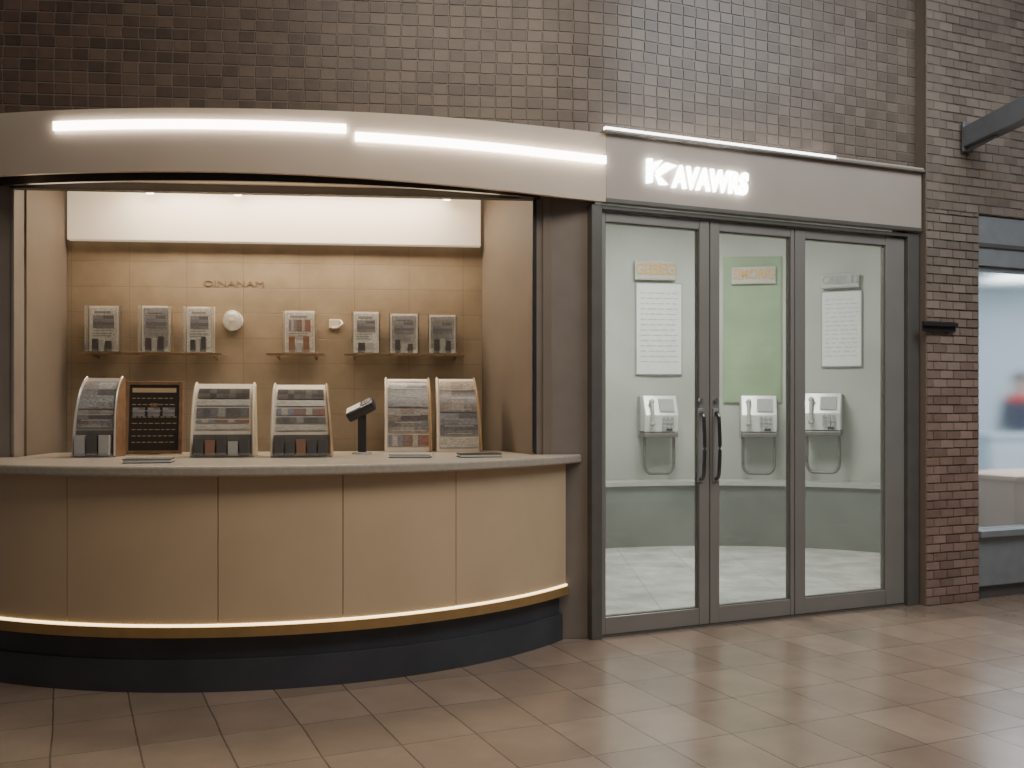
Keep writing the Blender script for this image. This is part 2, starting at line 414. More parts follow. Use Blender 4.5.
struct(MB().box(-2.96, -.18, .862, .92, 0, 2.85).build('wall_niche_back', 'tan_panelling', M=K.M))
struct(MB().prism([(-2.96, .0), (-2.96, .86), (-.18, .86), (.02, .17), (.02, 0)], 2.802, 2.85).build('ceiling_niche', 'ceiling_white', M=K.M))
mb = MB(); mb.box(-2.93, .045, -.02, .05, 2.588, 2.632, .004); struct(mb.build('trim_1', 'dark_metal', M=K.M))
mb = MB(); mb.box(.0, .022, -.014, .02, 1.1, 2.587, .003); struct(mb.build('trim_2', 'dark_metal', M=K.M))
mb = MB(); mb.box(-2.925, -2.908, -.010, .02, 1.1, 2.587, .003); struct(mb.build('trim_3', 'taupe_post', M=K.M))
mb = MB(); mb.box(.06, .11, -.012, -.001, 0, 2.6, .003); struct(mb.build('trim_4', 'niche_side', M=K.M))
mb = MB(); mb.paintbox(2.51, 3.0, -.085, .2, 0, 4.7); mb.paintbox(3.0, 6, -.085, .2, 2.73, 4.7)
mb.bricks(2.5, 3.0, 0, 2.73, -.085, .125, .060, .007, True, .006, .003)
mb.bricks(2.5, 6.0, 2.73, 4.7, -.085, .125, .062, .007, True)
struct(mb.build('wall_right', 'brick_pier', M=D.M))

# ------------------------------------------------------------------ phone room behind the doors
AC = (1.9, 7.0); AR = 3.0; RH = 3.3
pL = math.asin((0-AC[0])/AR); pR = math.asin((3.7-AC[0])/AR)
def arcpt(p, r=AR): return (AC[0]+r*math.sin(p), AC[1]+r*math.cos(p))
arcpts = [arcpt(pL+(pR-pL)*i/40) for i in range(41)]
def back_arc(r0, r1, z0, z1, tr=0.): return MB().arc(AC[0], AC[1], r0, r1, z0, z1, PI-pL-tr, PI-pR+tr*.2, 40)
struct(back_arc(AR, AR+.08, 0, RH).build('wall_curved_room', 'room_wall', smooth=True))
struct(back_arc(AR-.28, AR-.001, .012, .60, .08).build('wall_low_curve', 'room_base', smooth=True))
struct(back_arc(AR-.31, AR-.001, .601, .64, .08).build('trim_6', 'room_ledge', smooth=True))
q0 = D.w(0.0, .14); q1 = D.w(2.42, .14)
L0, L1 = q0, arcpts[0]; R0, R1 = q1, arcpts[-1]
struct(MB().prism([L0, L1, (L1[0]-.05, L1[1]), (L0[0]-.05, L0[1])], .012, RH).build('wall_room_left', 'room_wall'))
struct(MB().prism([R0, R1, (R1[0]+.05, R1[1]), (R0[0]+.05, R0[1]-.01)], .012, RH).build('wall_room_right', 'room_wall'))
struct(MB().box(0, 2.45, .205, .25, 2.60, RH).build('wall_room_front', 'room_wall', M=D.M))
shape = [q0]+arcpts+[q1]
struct(MB().prism(shape, .0005, .012).build('floor_phone_room', 'white_floor'))
struct(MB().prism(shape, RH+.002, RH+.06).build('ceiling_phone_room', 'room_ceiling'))

# ------------------------------------------------------------------ doors
FZ = 2.56
mb = MB()
mb.box(-.07, .0, -.03, .13, 0, FZ, .004); mb.box(2.396, 2.5, -.03, .13, 0, FZ, .004)
mb.box(0, 2.396, -.03, .13, 2.535, FZ, .004); mb.box(0, 2.396, .0, .12, .0005, .012)
struct(mb.build('trim_5', 'frame_dark', M=D.M))
def leaf(name, u0, u1, l, r, handle, mat='frame_grey'):
    root = bpy.data.objects.new(name, None); COL.objects.link(root); root.matrix_world = D.at(u0, 0, 0); struct(root)
    w = u1-u0; T = 2.47; B = .118
    f = MB()
    f.box(.003, l, .0, .055, .014, 2.53, .005); f.box(w-r, w-.003, .0, .055, .014, 2.53, .005)
    f.box(l, w-r, .003, .052, .014, B, .004); f.box(l, w-r, .003, .052, T, 2.53, .004)
    f.build('frame', mat, root)
    g = MB()
    for a, b in ((l, l+.006), (w-r-.006, w-r)): g.box(a, b, .012, .043, B, T)
    g.box(l+.006, w-r-.006, .012, .043, B, B+.006); g.box(l+.006, w-r-.006, .012, .043, T-.006, T)
    g.build('glazing_bead', 'frame_dark', root)
    MB().box(l+.006, w-r-.006, .023, .033, B+.006, T-.006).build('glass', 'door_glass', root)
    if handle:
        hx, kind = handle
        z0, z1 = .92, 1.33
        pts = [(hx, -.0005, z0), (hx, -.02, z0), (hx, -.034, z0+.012)]+[(hx, -.040-.010*math.sin(PI*i/12), z0+.03+(z1-z0-.06)*i/12) for i in range(13)]+[(hx, -.034, z1-.012), (hx, -.02, z1), (hx, -.0005, z1)]
        h = MB().tube(pts, .0115, 12).build('handle', kind, root, smooth=True)
        MB().box(hx-.02, hx+.02, -.008, -.0005, .90, 1.36, .003).build('handle_plate', 'grey_plastic', h)
        MB().cyl((hx, -.016, 1.41), (hx, -.0005, 1.41), .014).build('lock', 'chrome', root, smooth=True)
    return root
leaf('door_1', 0, .782, .040, .078, (.708, 'handle_dark'))
leaf('door_2', .782, 1.446, .074, .032, (.040, 'handle_dark'))
leaf('window_1', 1.446, 2.396, .088, .172, None)
# ------------------------------------------------------------------ sign fascia over doors
SV = -.052
us, _ = D.hit(SV, 606)
sg = thing('sign_fascia', 'flat beige fascia over the glass doors carrying a glowing white shop sign', 'fascia', D.at(0, SV, 2.575))
MB().box(us+.002, 2.495, 0, -SV, 0, .40, .002).build('panel', 'fascia_grey', sg)
MB().box(us-.02, 2.495, -.035, -SV, .401, .418, .004).build('cap', 'frame_grey', sg)
MB().box(us-.018, 1.72, -.026, .0, .419, .436, .003).build('light_strip', 'led_cool', sg)
MB().box(1.74, 2.49, -.026, .0, .419, .430, .003).build('edge_strip', 'fascia_cream', sg)
MB().box(us+.002, 2.495, -.006, -.0005, .0, .022).build('lower_edge', 'frame_dark', sg)
u0, z0 = D.hit(SV, 646, 183.5); u1, z1 = D.hit(SV, 676, 162)
ut, zc = D.hit(SV, 671, 177.5); u2, _ = D.hit(SV, 747, 180)
zb, zt = z0-2.575, z1-2.575
lw = u1-u0; hh = zt-zb
lg = MB()
def em(pts): lg.prism_xz([(u0+lw*a, zb+hh*b) for a, b in pts], -.02, -.0005)
em([(0, 0), (.17, .05), (.19, .44), (.50, .98), (.28, .90), (.19, .72), (.16, 1), (0, .97)])
em([(.30, .50), (.62, .90), (1, .82), (.74, .62), (.46, .38)])
em([(.29, .40), (.42, .32), (.68, .02), (.42, 0)])
lg.build('logo', 'sign_white', sg)
text('lettering', 'AVAWRS', .18, 'sign_white', sg, Matrix.Translation(((ut+u2)/2, -.011, zc-2.575)), .008, .0075, 'CENTER', 1, .14, 1.06, u2-ut)

# ------------------------------------------------------------------ curved fascia over counter, running flush into the sign fascia
FC = (-1.8, 9.808); FR = 4.55
def vK(X, Y): return K.loc(X, Y)[1]
def arc_wall(cx, cy, r, lo, hi, target=-.004):
    def f(p): return vK(cx+r*math.sin(p), cy-r*math.cos(p))-target
    for _ in range(60):
        m = (lo+hi)/2
        if f(lo)*f(m) <= 0: hi = m
        else: lo = m
    return lo
fpL = arc_wall(FC[0], FC[1], FR-.03, -.1, -.9)
fp1 = D.a
path = []
for i in range(65):
    p = fpL+(fp1-fpL)*i/64
    path.append((FC[0]+FR*math.sin(p), FC[1]-FR*math.cos(p), math.sin(p), -math.cos(p)))
ue, ve = D.loc(path[-1][0], path[-1][1])
for i in range(1, 17):
    u = ue+(us-ue)*i/16; v = ve+(SV-ve)*i/16; X, Y = D.w(u, v); path.append((X, Y, D.s, -D.c))
NP = len(path)-1
def sm(t): t = max(0, min(1, t)); return t*t*(3-2*t)
fs = thing('fascia_canopy', 'long curved cream fascia bowing out over the counter niche with two light strips', 'fascia', Matrix.Translation((0, 0, 0)))
rings = []
for i, (X, Y, nx, ny) in enumerate(path):
    t = sm((i/NP-.35)/.65); zb_ = 2.61+(2.575-2.61)*t; zt_ = 2.945+(2.975-2.945)*t; bl = 1-t; h_ = zt_-zb_
    prof = [(-.03, 0), (0, 0), (.004*bl, .12), (.012*bl, .4), (.010*bl, .75), (.0, .93), (-.008*bl, 1), (-.03, 1)]
    rings.append([(X+nx*d, Y+ny*d, zb_+h_*q) for d, q in prof])
MB().loft(rings).build('front_panel', 'fascia_cream', fs, smooth=True)
arcf = [(X-nx*.031, Y-ny*.031) for X, Y, nx, ny in path if X < .40]
arcf = [q for q in arcf if vK(*q) < -.008]
wl = K.w(K.loc(*arcf[0])[0]+.01, -.004); wr = K.w(.29, -.004)
MB().prism(arcf+[wr, wl], 2.635, 2.65).build('soffit', 'soffit_warm', fs)
MB().prism(arcf+[wr, wl], 2.925, 2.94).build('top_panel', 'fascia_cream', fs)
pa = arc_wall(FC[0], FC[1], FR-.15, -.1, -.9, -.03); pb = arc_wall(FC[0], FC[1], FR-.15, .1, .9, -.03)
MB().arc(FC[0], FC[1], FR-.15, FR-.12, 2.588, 2.634, pa, pb, 48).build('lower_trim', 'dark_metal', fs, smooth=True)
def along(px):
    for i in range(NP):
        a = 512+F*path[i][0]/path[i][1]; b = 512+F*path[i+1][0]/path[i+1][1]
        if a <= px <= b: return i+(px-a)/(b-a)
    return NP
def at_path(s):
    i = min(int(s), NP-1); f = s-i
    return [path[i][k]*(1-f)+path[i+1][k]*f for k in range(4)]
for a, c, z in ((56, 346, 2.852), (355, 604, 2.814)):
    s0, s1 = along(a), along(c); rr = []
    for i in range(41):
        X, Y, nx, ny = at_path(s0+(s1-s0)*i/40)
        rr.append([(X+nx*d, Y+ny*d, zz) for d, zz in ((.0135, z-.023), (.028, z-.023), (.028, z+.023), (.0135, z+.023))])
    MB().loft(rr).build('light_strip', 'led_white', fs)

cv = MB().box(-2.89, -.245, .80, .858, 2.435, 2.745, .006).build('light_panel', 'cove_white', M=K.M)
tag(cv, 'long white glowing light box across the top of the niche back wall', 'light')
for px, lab in ((150, 'small spotlight under the niche ceiling nearest the left wall'), (238, 'small spotlight under the niche ceiling, middle of three'), (447, 'small spotlight under the niche ceiling nearest the right wall')):
    u, _ = K.hit(.72, px)
    t = thing('spotlight', lab, 'spotlight', K.at(u, .72, 2.80), 'niche spotlights')
    MB().cyl((0, 0, -.07), (0, 0, -.001), .03, .035).build('housing', 'chrome', t, smooth=True)
    MB().cyl((0, 0, -.078), (0, 0, -.0705), .024).build('lens', 'lamp_warm', t)

# ------------------------------------------------------------------ counter
def px_arc(cx, cy, r, px, lo, hi):
    def f(p): X = cx+r*math.sin(p); Y = cy-r*math.cos(p); return 512+F*X/Y-px
    for _ in range(60):
        m = (lo+hi)/2
        if f(lo)*f(m) <= 0: hi = m
        else: lo = m
    return lo
CC = (-1.65, 7.09)
def cend(r): return arc_wall(CC[0], CC[1], r, -.1, -1.5), arc_wall(CC[0], CC[1], r, .1, 1.5)
ct = thing('service_counter', 'bowed tan service counter with seamed front panels on a dark plinth', 'counter', Matrix.Translation((CC[0], 5.0, 0)))
def cpart(mbx, name, mat, **k):
    o = mbx.build(name, mat, **k); o.parent = ct; o.matrix_parent_inverse = Matrix.Translation((-CC[0], -5.0, 0)); return o
def ring(r0, r1, z0, z1, name, mat):
    l, r = cend(r0)
    cpart(MB().arc(*CC, r0, r1, z0, z1, l, r, 72), name, mat, smooth=True)
ring(2.265, 2.295, .001, .155, 'plinth', 'plinth')
ring(2.25, 2.278, .156, .266, 'plinth_recess', 'plinth')
ring(2.29, 2.324, .268, .318, 'brass_trim', 'brass')
ring(2.29, 2.315, .319, .328, 'light_strip', 'led_warm')
ring(2.25, 2.276, .336, 1.03, 'carcass', 'dark_metal')
l, r = cend(2.28)
seams = [l]+[px_arc(CC[0], CC[1], 2.31, px, -1.2, 1.3) for px in (-85, 67, 218, 343, 456)]+[r]
for a, c in zip(seams, seams[1:]):
    cpart(MB().arc(*CC, 2.28, 2.31, .330, 1.037, a+.0009, c-.0009, 24), 'front_panel', 'counter_tan', smooth=True)
l, r = cend(2.375)
arcp = [(CC[0]+2.375*math.sin(p), CC[1]-2.375*math.cos(p)) for p in [l+(r-l)*i/72 for i in range(73)]]
inner = [K.w(-.004, -.016), K.w(-.008, .024), K.w(-.16, .52), K.w(-2.88, .52), K.w(-2.896, .17), K.w(-2.90, -.016)]
wt = MB().prism(arcp+inner, 1.039, 1.09, .012).build('countertop', 'stone')
tag(wt, 'smooth beige stone countertop running along the bowed counter', 'countertop')
CT = 1.0905

# ------------------------------------------------------------------ shelves and wall things in niche
BW = .862
def shelf(pa, pb, label):
    ua, z = K.hit(.75, pa, 353.5); ub, _ = K.hit(.75, pb, 353.5); z = 1.712
    t = thing('wall_shelf', label, 'shelf', K.at((ua+ub)/2, BW-.001, z), 'display shelves in the niche')
    w = (ub-ua)/2
    MB().box(-w, w, -.19, -.004, -.014, 0, .003).build('shelf_board', 'clear_acrylic', t)
    MB().box(-w, w, -.194, -.1905, -.014, 0.0, .001).build('front_edge', 'wood', t)
    for s in (-1, 1):
        MB().prism_yz([(0, -.016), (-.15, -.016), (-.15, -.022), (0, -.035)], s*(w-.06)-.003, s*(w-.06)+.003).build('bracket', 'wood', t)
    return z
SZ = shelf(84, 224, 'clear niche shelf under three display holders, nearest the left wall')
shelf(268, 325, 'short clear niche shelf under a single display holder')
shelf(345, 464, 'clear niche shelf under three display holders, nearest the right wall')
def leaflet(M, w, d, h, mat, label, group):
    o = MB().box(-w/2, w/2, -d/2, d/2, 0, h, .0015).build('leaflet', mat, M=M)
    return tag(o, label, 'leaflet', group)
def shelf_holder(pa, pb, pt, pr, label, nleaf, leaflabel, group, side='white_plastic', lm=('card_dark', 'card_grey')):
    v = .765
    ua, z1 = K.hit(v, pa, pt); ub, _ = K.hit(v, pb, pt)
    w = (ub-ua)/2; h = z1-SZ
    M = K.at((ua+ub)/2, v, SZ+.0025)
    t = thing('brochure_holder', label, 'brochure holder', M, 'display holders on the niche shelves')
    MB().box(-w, w, -.060, .05, 0, .006, .002).build('base', 'clear_acrylic', t)
    MB().box(-w+.002, w-.002, .016, .022, .007, h, .002).build('back_plate', 'white_plastic', t)
    pp = MB().box(-w+.012, w-.012, .0125, .0155, .04, h-.012).build('print', pr, t)
    MB().box(-w*.70, w*.70, .0112, .0124, h*.52, h*.80).build('picture', 'print_view' if pr != 'print_shelf_b' else 'print_red', pp)
    ln = MB(); ln.box(-w*.62, w*.5, .0112, .0124, h*.85, h*.895)
    for i in range(3):
        z = h*(.47-.055*i); e = random.uniform(.25, .72)
        ln.box(-w*.72, w*e, .0112, .0124, z-.003, z+.003)
    ln.build('printed_lines', 'ink_grey', pp)
    for s in (-1, 1):
        x = s*(w+.004)
        MB().box(x-.003, x+.003, -.056, .05, .007, h, .001).build('side_panel', 'clear_acrylic', t)
    MB().box(-w-.004, w+.008, .0505, .056, .0, h+.004, .001).build('back_edge', side, t)
    MB().box(-w+.004, w-.004, -.058, -.054, .007, .02).build('pocket_lip', 'clear_acrylic', t)
    for i in range(nleaf):
        x = -w+.03+(2*w-.06)*(i+.5)/nleaf
        leaflet(M @ Matrix.Translation((x, -.022, .0065)), (2*w-.06)/nleaf*.82, .03, h*random.uniform(.22, .38), lm[i % len(lm)], leaflabel, group)
shelf_holder(88, 118, 306, 'print_shelf_a', 'white display holder on the niche shelf, nearest the left wall', 3, 'short leaflet pack in the holder nearest the left niche wall', 'leaflets in the leftmost shelf holder', 'wood')
shelf_holder(141, 170, 306, 'print_shelf_c', 'display holder in the middle of the left niche shelf with dark leaflets', 3, 'short leaflet pack in the middle holder of the left niche shelf', 'leaflets in the second shelf holder', 'tan_wood')
shelf_holder(186, 212, 307, 'print_shelf_a', 'narrow pale display holder on left niche shelf beside the round wall fitting', 3, 'short leaflet pack in the narrow holder beside the round wall fitting', 'leaflets in the third shelf holder')
shelf_holder(284, 315, 311, 'print_shelf_b', 'display holder with a red and white print alone on short shelf', 3, 'short leaflet pack in the holder alone on the short shelf', 'leaflets in the lone shelf holder', 'tan_wood', ('card_brown', 'card_grey'))
shelf_holder(353, 379, 312, 'print_shelf_a', 'narrow display holder at the left end of the right niche shelf', 2, 'short leaflet pack in left holder of the right niche shelf', 'leaflets in the fifth shelf holder', 'wood')
shelf_holder(390, 418, 314, 'print_shelf_c', 'display holder in the middle of the right niche shelf', 3, 'short leaflet pack in the middle holder of the right niche shelf', 'leaflets in the sixth shelf holder', 'wood')
shelf_holder(429, 456, 315, 'print_shelf_c', 'display holder at the right end of the right niche shelf', 3, 'short leaflet pack in right end holder of the right niche shelf', 'leaflets in the seventh shelf holder', 'wood')
u, z = K.hit(BW, 233, 321)
t = thing('wall_fitting', 'round glassy white wall fitting just right of the left niche shelf', 'wall fitting', K.at(u, BW-.001, z))
MB().cyl((0, 0, 0), (0, -.016, 0), .066, .062, 28).build('base_ring', 'white_plastic', t, smooth=True)
MB().sphere((0, -.02, .0), .060, (1, .75, 1.15)).build('dome', 'clear_dome', t, smooth=True)
MB().cyl((0, -.067, 0), (0, -.074, 0), .016, .012).build('knob', 'cream_plastic', t, smooth=True)
u, z = K.hit(BW, 336, 324)
t = thing('wall_clip', 'small pale wall clip between the short shelf and the right shelf', 'wall clip', K.at(u, BW-.001, z))
MB().box(-.045, .03, -.012, 0, -.03, .03, .005).build('plate', 'cream_plastic', t)
MB().tube([(.03, -.012, .02), (.045, -.04, 0), (.02, -.05, -.025), (-.02, -.03, -.03)], .008).build('hook', 'white_plastic', t, smooth=True)
u, z = K.hit(BW, 234, 284)
wl_ = text('wall_lettering', 'OINANAM', .052, 'ink_brown', None, K.at(u, BW-.002, z), .001, 0, 'CENTER', 1.6)
tag(wl_, 'faint small brown lettering on the tan niche wall above the shelves', 'lettering')

# ------------------------------------------------------------------ counter displays: bulky stands with rounded tops
def curve_y(t, d): return -d*max(0., 1-min(t, 1.)**3.2)**.55
def sheet(w, h, d, t0, t1, off, th, n=16, inset=0.):
    R = []
    for i in range(n+1):
        t = t0+(t1-t0)*i/n; y = curve_y(t, d)
        R.append([(x, yy, h*t) for x, yy in ((-w/2+inset, y-off), (w/2-inset, y-off), (w/2-inset, y-off+th), (-w/2+inset, y-off+th))])
    return MB().loft(R)
def curved_stand(pxl, pxr, pb, pt, label, prints, side, cards=None, d=.18, tl=.0, tr=.0, rot=0., face='cream_plastic', rim='silver_rim', clabel=None, cgroup=None, cols=('card_dark',), painted_slot=.30, rim2=None):
    Y = 290/(pb-HZ)
    X = ((pxl+pxr)/2-512)/F*Y-d*math.sin(K.a+rot); w = (pxr-pxl)*Y/F*.97; h = (pb-pt)*(Y+d*.3)/F
    M = Matrix.Translation((X, Y+d, CT)) @ Matrix.Rotation(K.a+rot, 4, 'Z')
    t = thing('display_stand', label, 'display stand', M, 'display stands on the counter')
    def warp(c):
        q = max(0, c.z/h)**1.8
        return Vector((c.x*(1-(tl if c.x < 0 else tr)*q), c.y, c.z))
    prof = [(curve_y(i/20, d)+.004, h*.985*i/20) for i in range(20)]+[(-.03, h*.985), (0, h*.965), (0, 0)]
    MB().prism_yz(prof, -w/2+.016, w/2-.016).build('casing', face, t, smooth=True, ang=50, warp=warp)
    for s in (-1, 1):
        pr = [(curve_y(i/20, d)-.012, h*1.0*i/20) for i in range(20)]+[(-.035, h*1.0), (.0, h*.98), (.0, 0)]
        x0 = s*(w/2-.008)
        rm = rim if s < 0 else (rim2 or rim)
        MB().prism_yz(pr, x0-.0075, x0+.0075, .003).build('side_panel', side if s > 0 else rim, t, smooth=True, ang=35, warp=warp)
        MB().tube([(x0, curve_y(i/20, d)-.014, max(.006, h*i/20)) for i in range(20)]+[(x0, -.03, h)], .0055, 8).build('rim', rm, t, smooth=True, warp=warp)
    for t0, t1, mt, ins in prints:
        po = sheet(w, h, d, t0, t1, .0035, .003, inset=ins).build('print', mt, t, smooth=True, warp=warp)
        if t1-t0 > .2:
            cp = MB()
            for tc_ in (t0+(t1-t0)*.06, t0+(t1-t0)*.40, t0+(t1-t0)*.70):
                m_ = sheet(w, h, d, tc_, tc_+.012, .0055, .0018, n=3, inset=ins+w*random.uniform(.06, .16)); cp.merge(m_.bm)
            cp.build('caption', 'card_grey', po, warp=warp)
    if cards:
        n, ch = cards
        sheet(w, h, d, .03, painted_slot, .004, .003, inset=.018).build('painted_slot', 'slot_shade', t, warp=warp)  # dark sheet on the casing; shade of a recess put into its colour
        yf = -d-.055
        pk = MB(); pk.box(-w/2+.01, w/2-.01, yf, -d-.016, 0.001, .008); pk.box(-w/2+.01, w/2-.01, yf, yf+.004, .009, .024)
        pk.build('tray', 'clear_acrylic', t)
        for i in range(n):
            x = -w/2+.022+(w-.044)*(i+.5)/n
            leaflet(M @ Matrix.Translation((x, yf+.021, .0085)), (w-.044)/n*.86, .028, h*ch*random.uniform(.75, 1.1), cols[i % len(cols)], clabel, cgroup)
    return t
curved_stand(72, 117, 457, 377, 'curved silver display stand at the left end of the counter', [(.60, .94, 'print_left', .018), (.36, .585, 'print_photo', .018)], 'wood', (3, .26), .15, .26, .0, -.06, 'silver_rim',
             clabel='leaflet pack in tray of the leftmost curved display stand', cgroup='leaflets at the leftmost stand', cols=('card_grey', 'card_dark', 'card_grey'), painted_slot=.33)
curved_stand(190, 255, 457, 383, 'pale leaflet rack with a dark photo strip beside the black board', [(.79, .92, 'print_screen', .030), (.69, .76, 'print_text', .030), (.53, .66, 'print_mono', .030), (.46, .50, 'print_red', .030), (.37, .43, 'print_text', .030)], 'cream_plastic', (5, .24), .15, .05, .05, 0.03,
             clabel='leaflet pack in tray of the pale rack beside the black board', cgroup='leaflets at the first pale rack', cols=('card_dark', 'card_brown', 'card_dark', 'card_grey'), rim='cream_plastic')
curved_stand(270, 333, 457, 384, 'pale leaflet rack with a brown card strip beside the card terminal', [(.79, .92, 'print_screen', .030), (.69, .76, 'print_text', .030), (.57, .66, 'print_red', .030), (.46, .54, 'print_mono', .030), (.36, .43, 'print_text', .030)], 'tan_wood', (5, .25), .17, .03, .2, 0.03,
             clabel='leaflet pack in tray of the pale rack beside the card terminal', cgroup='leaflets at the second pale rack', cols=('card_dark', 'card_dark', 'card_brown'), rim='cream_plastic', rim2='tan_wood')
curved_stand(384, 433, 452, 378, 'curved brown edged display stand just right of the card terminal', [(.60, .95, 'print_view', .022), (.26, .585, 'print_photo', .022), (.08, .23, 'print_red', .022)], 'tan_wood', None, .18, .0, .08, 0.02, rim='cream_plastic', rim2='tan_wood')
curved_stand(436, 483, 452, 378, 'curved brown edged display stand at the right end of the row', [(.54, .95, 'print_photo', .022), (.22, .525, 'print_view', .022), (.06, .19, 'print_text', .022)], 'tan_wood', None, .18, .0, .24, 0.02, rim='cream_plastic', rim2='tan_wood')

# black menu board
Y = 5.86; X = (153.5-512)/F*Y
t = thing('menu_board', 'black notice board with small tan rows in a wooden frame on the counter', 'notice board', Matrix.Translation((X, Y, CT)) @ Matrix.Rotation(K.a+.04, 4, 'Z'))
w, h = .325, .43
lean = Matrix.Rotation(-.10, 4, 'X')
fw = .022
MB().box(-w/2+fw, w/2-fw, -.008, .008, fw, h-fw, 0, lean).build('panel', 'board_black', t)
f = MB()
f.box(-w/2, -w/2+fw, -.016, .016, .004, h, .003, lean); f.box(w/2-fw, w/2, -.016, .016, .004, h, .003, lean)
f.box(-w/2+fw, w/2-fw, -.016, .016, h-fw, h, .003, lean); f.box(-w/2+fw, w/2-fw, -.016, .016, .004, fw, .003, lean)
f.build('frame', 'wood', t)
MB().box(-w*.38, w*.38, -.0105, -.0083, h-.066, h-.040, 0, lean).build('header', 'ink_tan', t)
ln = MB()
for r_ in range(8):
    z = h-.10-r_*.037
    x = -w*.38
    while x < w*.34:
        q = random.uniform(.012, .03); ln.box(x, min(x+q, w*.39), -.0105, -.0083, z-.0018, z+.0018, 0, lean); x += q+.010
ln.build('lettering', 'ink_tan', t)
for i in range(3):
    MB().box(-w*.37+i*w*.26, -w*.37+i*w*.26+w*.21, -.0112, -.0106, h*.52, h*.64, 0, lean).build('picture', 'print_view', t)
MB().prism_yz([(.02, .004), (.13, .004), (.02, h*.7)], -.02, .02).build('strut', 'wood', t)

# card terminal
Y = 5.9; X = (362-512)/F*Y
t = thing('card_terminal', 'dark card terminal with a tilted head on a slim stand', 'card terminal', Matrix.Translation((X, Y, CT)) @ Matrix.Rotation(K.a, 4, 'Z'))
MB().cyl((0, 0, 0), (0, 0, .012), .06, .055, 28).build('base', 'grey_plastic', t, smooth=True)
MB().box(-.024, .026, -.018, .018, .012, .24, .006).build('stem', 'black', t)
H = Matrix.Translation((-.005, 0, .262)) @ Matrix.Rotation(.42, 4, 'X') @ Matrix.Rotation(-.5, 4, 'Y')
hd = MB().box(-.09, .09, -.045, .045, -.03, .03, .014, H).build('head', 'black', t, smooth=True)
MB().box(-.08, .01, -.034, .034, .0305, .033, 0, H).build('screen', 'paper', hd)
kp = MB()
for i in range(3):
    for j in range(3): kp.box(.025+i*.018, .038+i*.018, -.028+j*.02, -.014+j*.02, .0305, .035, .001, H)
kp.build('keypad', 'grey_plastic', hd)

# pads lying on the counter
def pad(pa, pb, py, label, mats, rot=0., dpt=.16):
    Y = 290/(py-HZ); Xa = (pa-512)/F*Y; Xb = (pb-512)/F*Y; w = (Xb-Xa)
    t = thing('notepad', label, 'notepad', Matrix.Translation(((Xa+Xb)/2, Y, CT)) @ Matrix.Rotation(K.a+rot, 4, 'Z'), 'pads on the counter')
    MB().box(-w/2, w/2, -dpt/2, dpt/2, 0, .004, .001).build('back_cover', mats[0], t)
    MB().box(-w/2+.004, w/2-.004, -dpt/2+.004, dpt/2-.004, .0045, .016).build('pages', 'paper', t)
    MB().box(-w/2, w/2, -dpt/2, dpt/2, .0165, .021, .001).build('front_cover', mats[1], t)
    nt_ = 9*10
    MB().tube([(-w/2+.02+(w-.04)*i/nt_, dpt/2+.006+.009*math.sin(i*2*PI/10), .0115+.010*math.cos(i*2*PI/10)) for i in range(nt_+1)], .0013, 5).build('spiral', 'chrome', t)
pad(126, 172, 462.5, 'dark notepad lying in front of the black board', ('black', 'card_dark'), .1)
pad(390, 431, 457.5, 'flat notepad with grey cover in front of the curved stands', ('black', 'card_grey'), -.1, .13)
pad(458, 500, 457, 'flat dark notepad at the right end of the counter display', ('black', 'black'), .12, .13)

# ------------------------------------------------------------------ phone room contents
def room_hit(px, py, inset=.0):
    k = (px-512)/F; r = AR-inset
    a = k*k+1; b_ = -2*(k*AC[0]+AC[1]); c = AC[0]**2+AC[1]**2-r*r
    Y = (-b_+math.sqrt(b_*b_-4*a*c))/(2*a); X = k*Y
    dx, dy = X-AC[0], Y-AC[1]
    return Matrix.Translation((X, Y, EYE+(HZ-py)/F*Y)) @ Matrix.Rotation(math.atan2(dy, dx)-PI/2, 4, 'Z'), Y
def payphone(px, py, label):
    M, Y = room_hit(px, py, .045)
    t = thing('payphone', label, 'payphone', M, 'wall payphones')
    MB().box(-.18, .18, -.0, .03, -.22, .17, .01).build('backboard', 'grey_plastic', t)
    bd = MB().prism_yz([(-.001, -.18), (-.17, -.18), (-.20, -.02), (-.11, .17), (-.001, .17)], -.17, .17, .012).build('body', 'silver_plastic', t, smooth=True, ang=30)
    MB().prism_yz([(-.188, .02), (-.196, .016), (-.140, .135), (-.132, .139)], -.02, .13).build('screen', 'ink_grey', bd)
    kp = MB()
    for i in range(3):
        for j in range(3): kp.box(.005+i*.042, .035+i*.042, -.205, -.188, -.14+j*.04, -.112+j*.04, .002)
    kp.build('keypad', 'ink_grey', bd)
    hs = MB(); hs.tube([(-.10, -.220+.03*max(0, i-5)/5, -.09+.19*i/10) for i in range(11)], .017, 10)
    hs.sphere((-.10, -.182, .11), .028, (1, .9, 1)); hs.sphere((-.10, -.212, -.10), .028, (1, .9, 1))
    hs.build('handset', 'card_grey', t, smooth=True)
    pts = []
    for s_, a0 in ((-1, PI), (1, 1.5*PI)):
        cx = s_*.08
        if s_ < 0: pts += [(-.15, -.10, -.18-.30*i/6) for i in range(6)]
        pts += [(cx+.07*math.cos(a0+i*PI/16), -.10, -.50+.09*math.sin(a0+i*PI/16)) for i in range(9)]
        if s_ > 0: pts += [(.15, -.10, -.48+.30*i/6) for i in range(7)]
    MB().tube(pts, .016, 8).build('bracket_stand', 'frame_dark', t, smooth=True)
    MB().box(-.17, .17, -.19, -.001, -.235, -.19, .008).build('tray', 'frame_dark', t)
    MB().box(.05, .11, -.182, -.165, -.172, -.152, .001).build('coin_return', 'black', t)
payphone(656, 413, 'silver white payphone seen through the left glass leaf')
payphone(758, 413, 'silver white payphone seen through the middle glass leaf')
payphone(824, 411, 'silver white payphone seen through the right fixed glass')
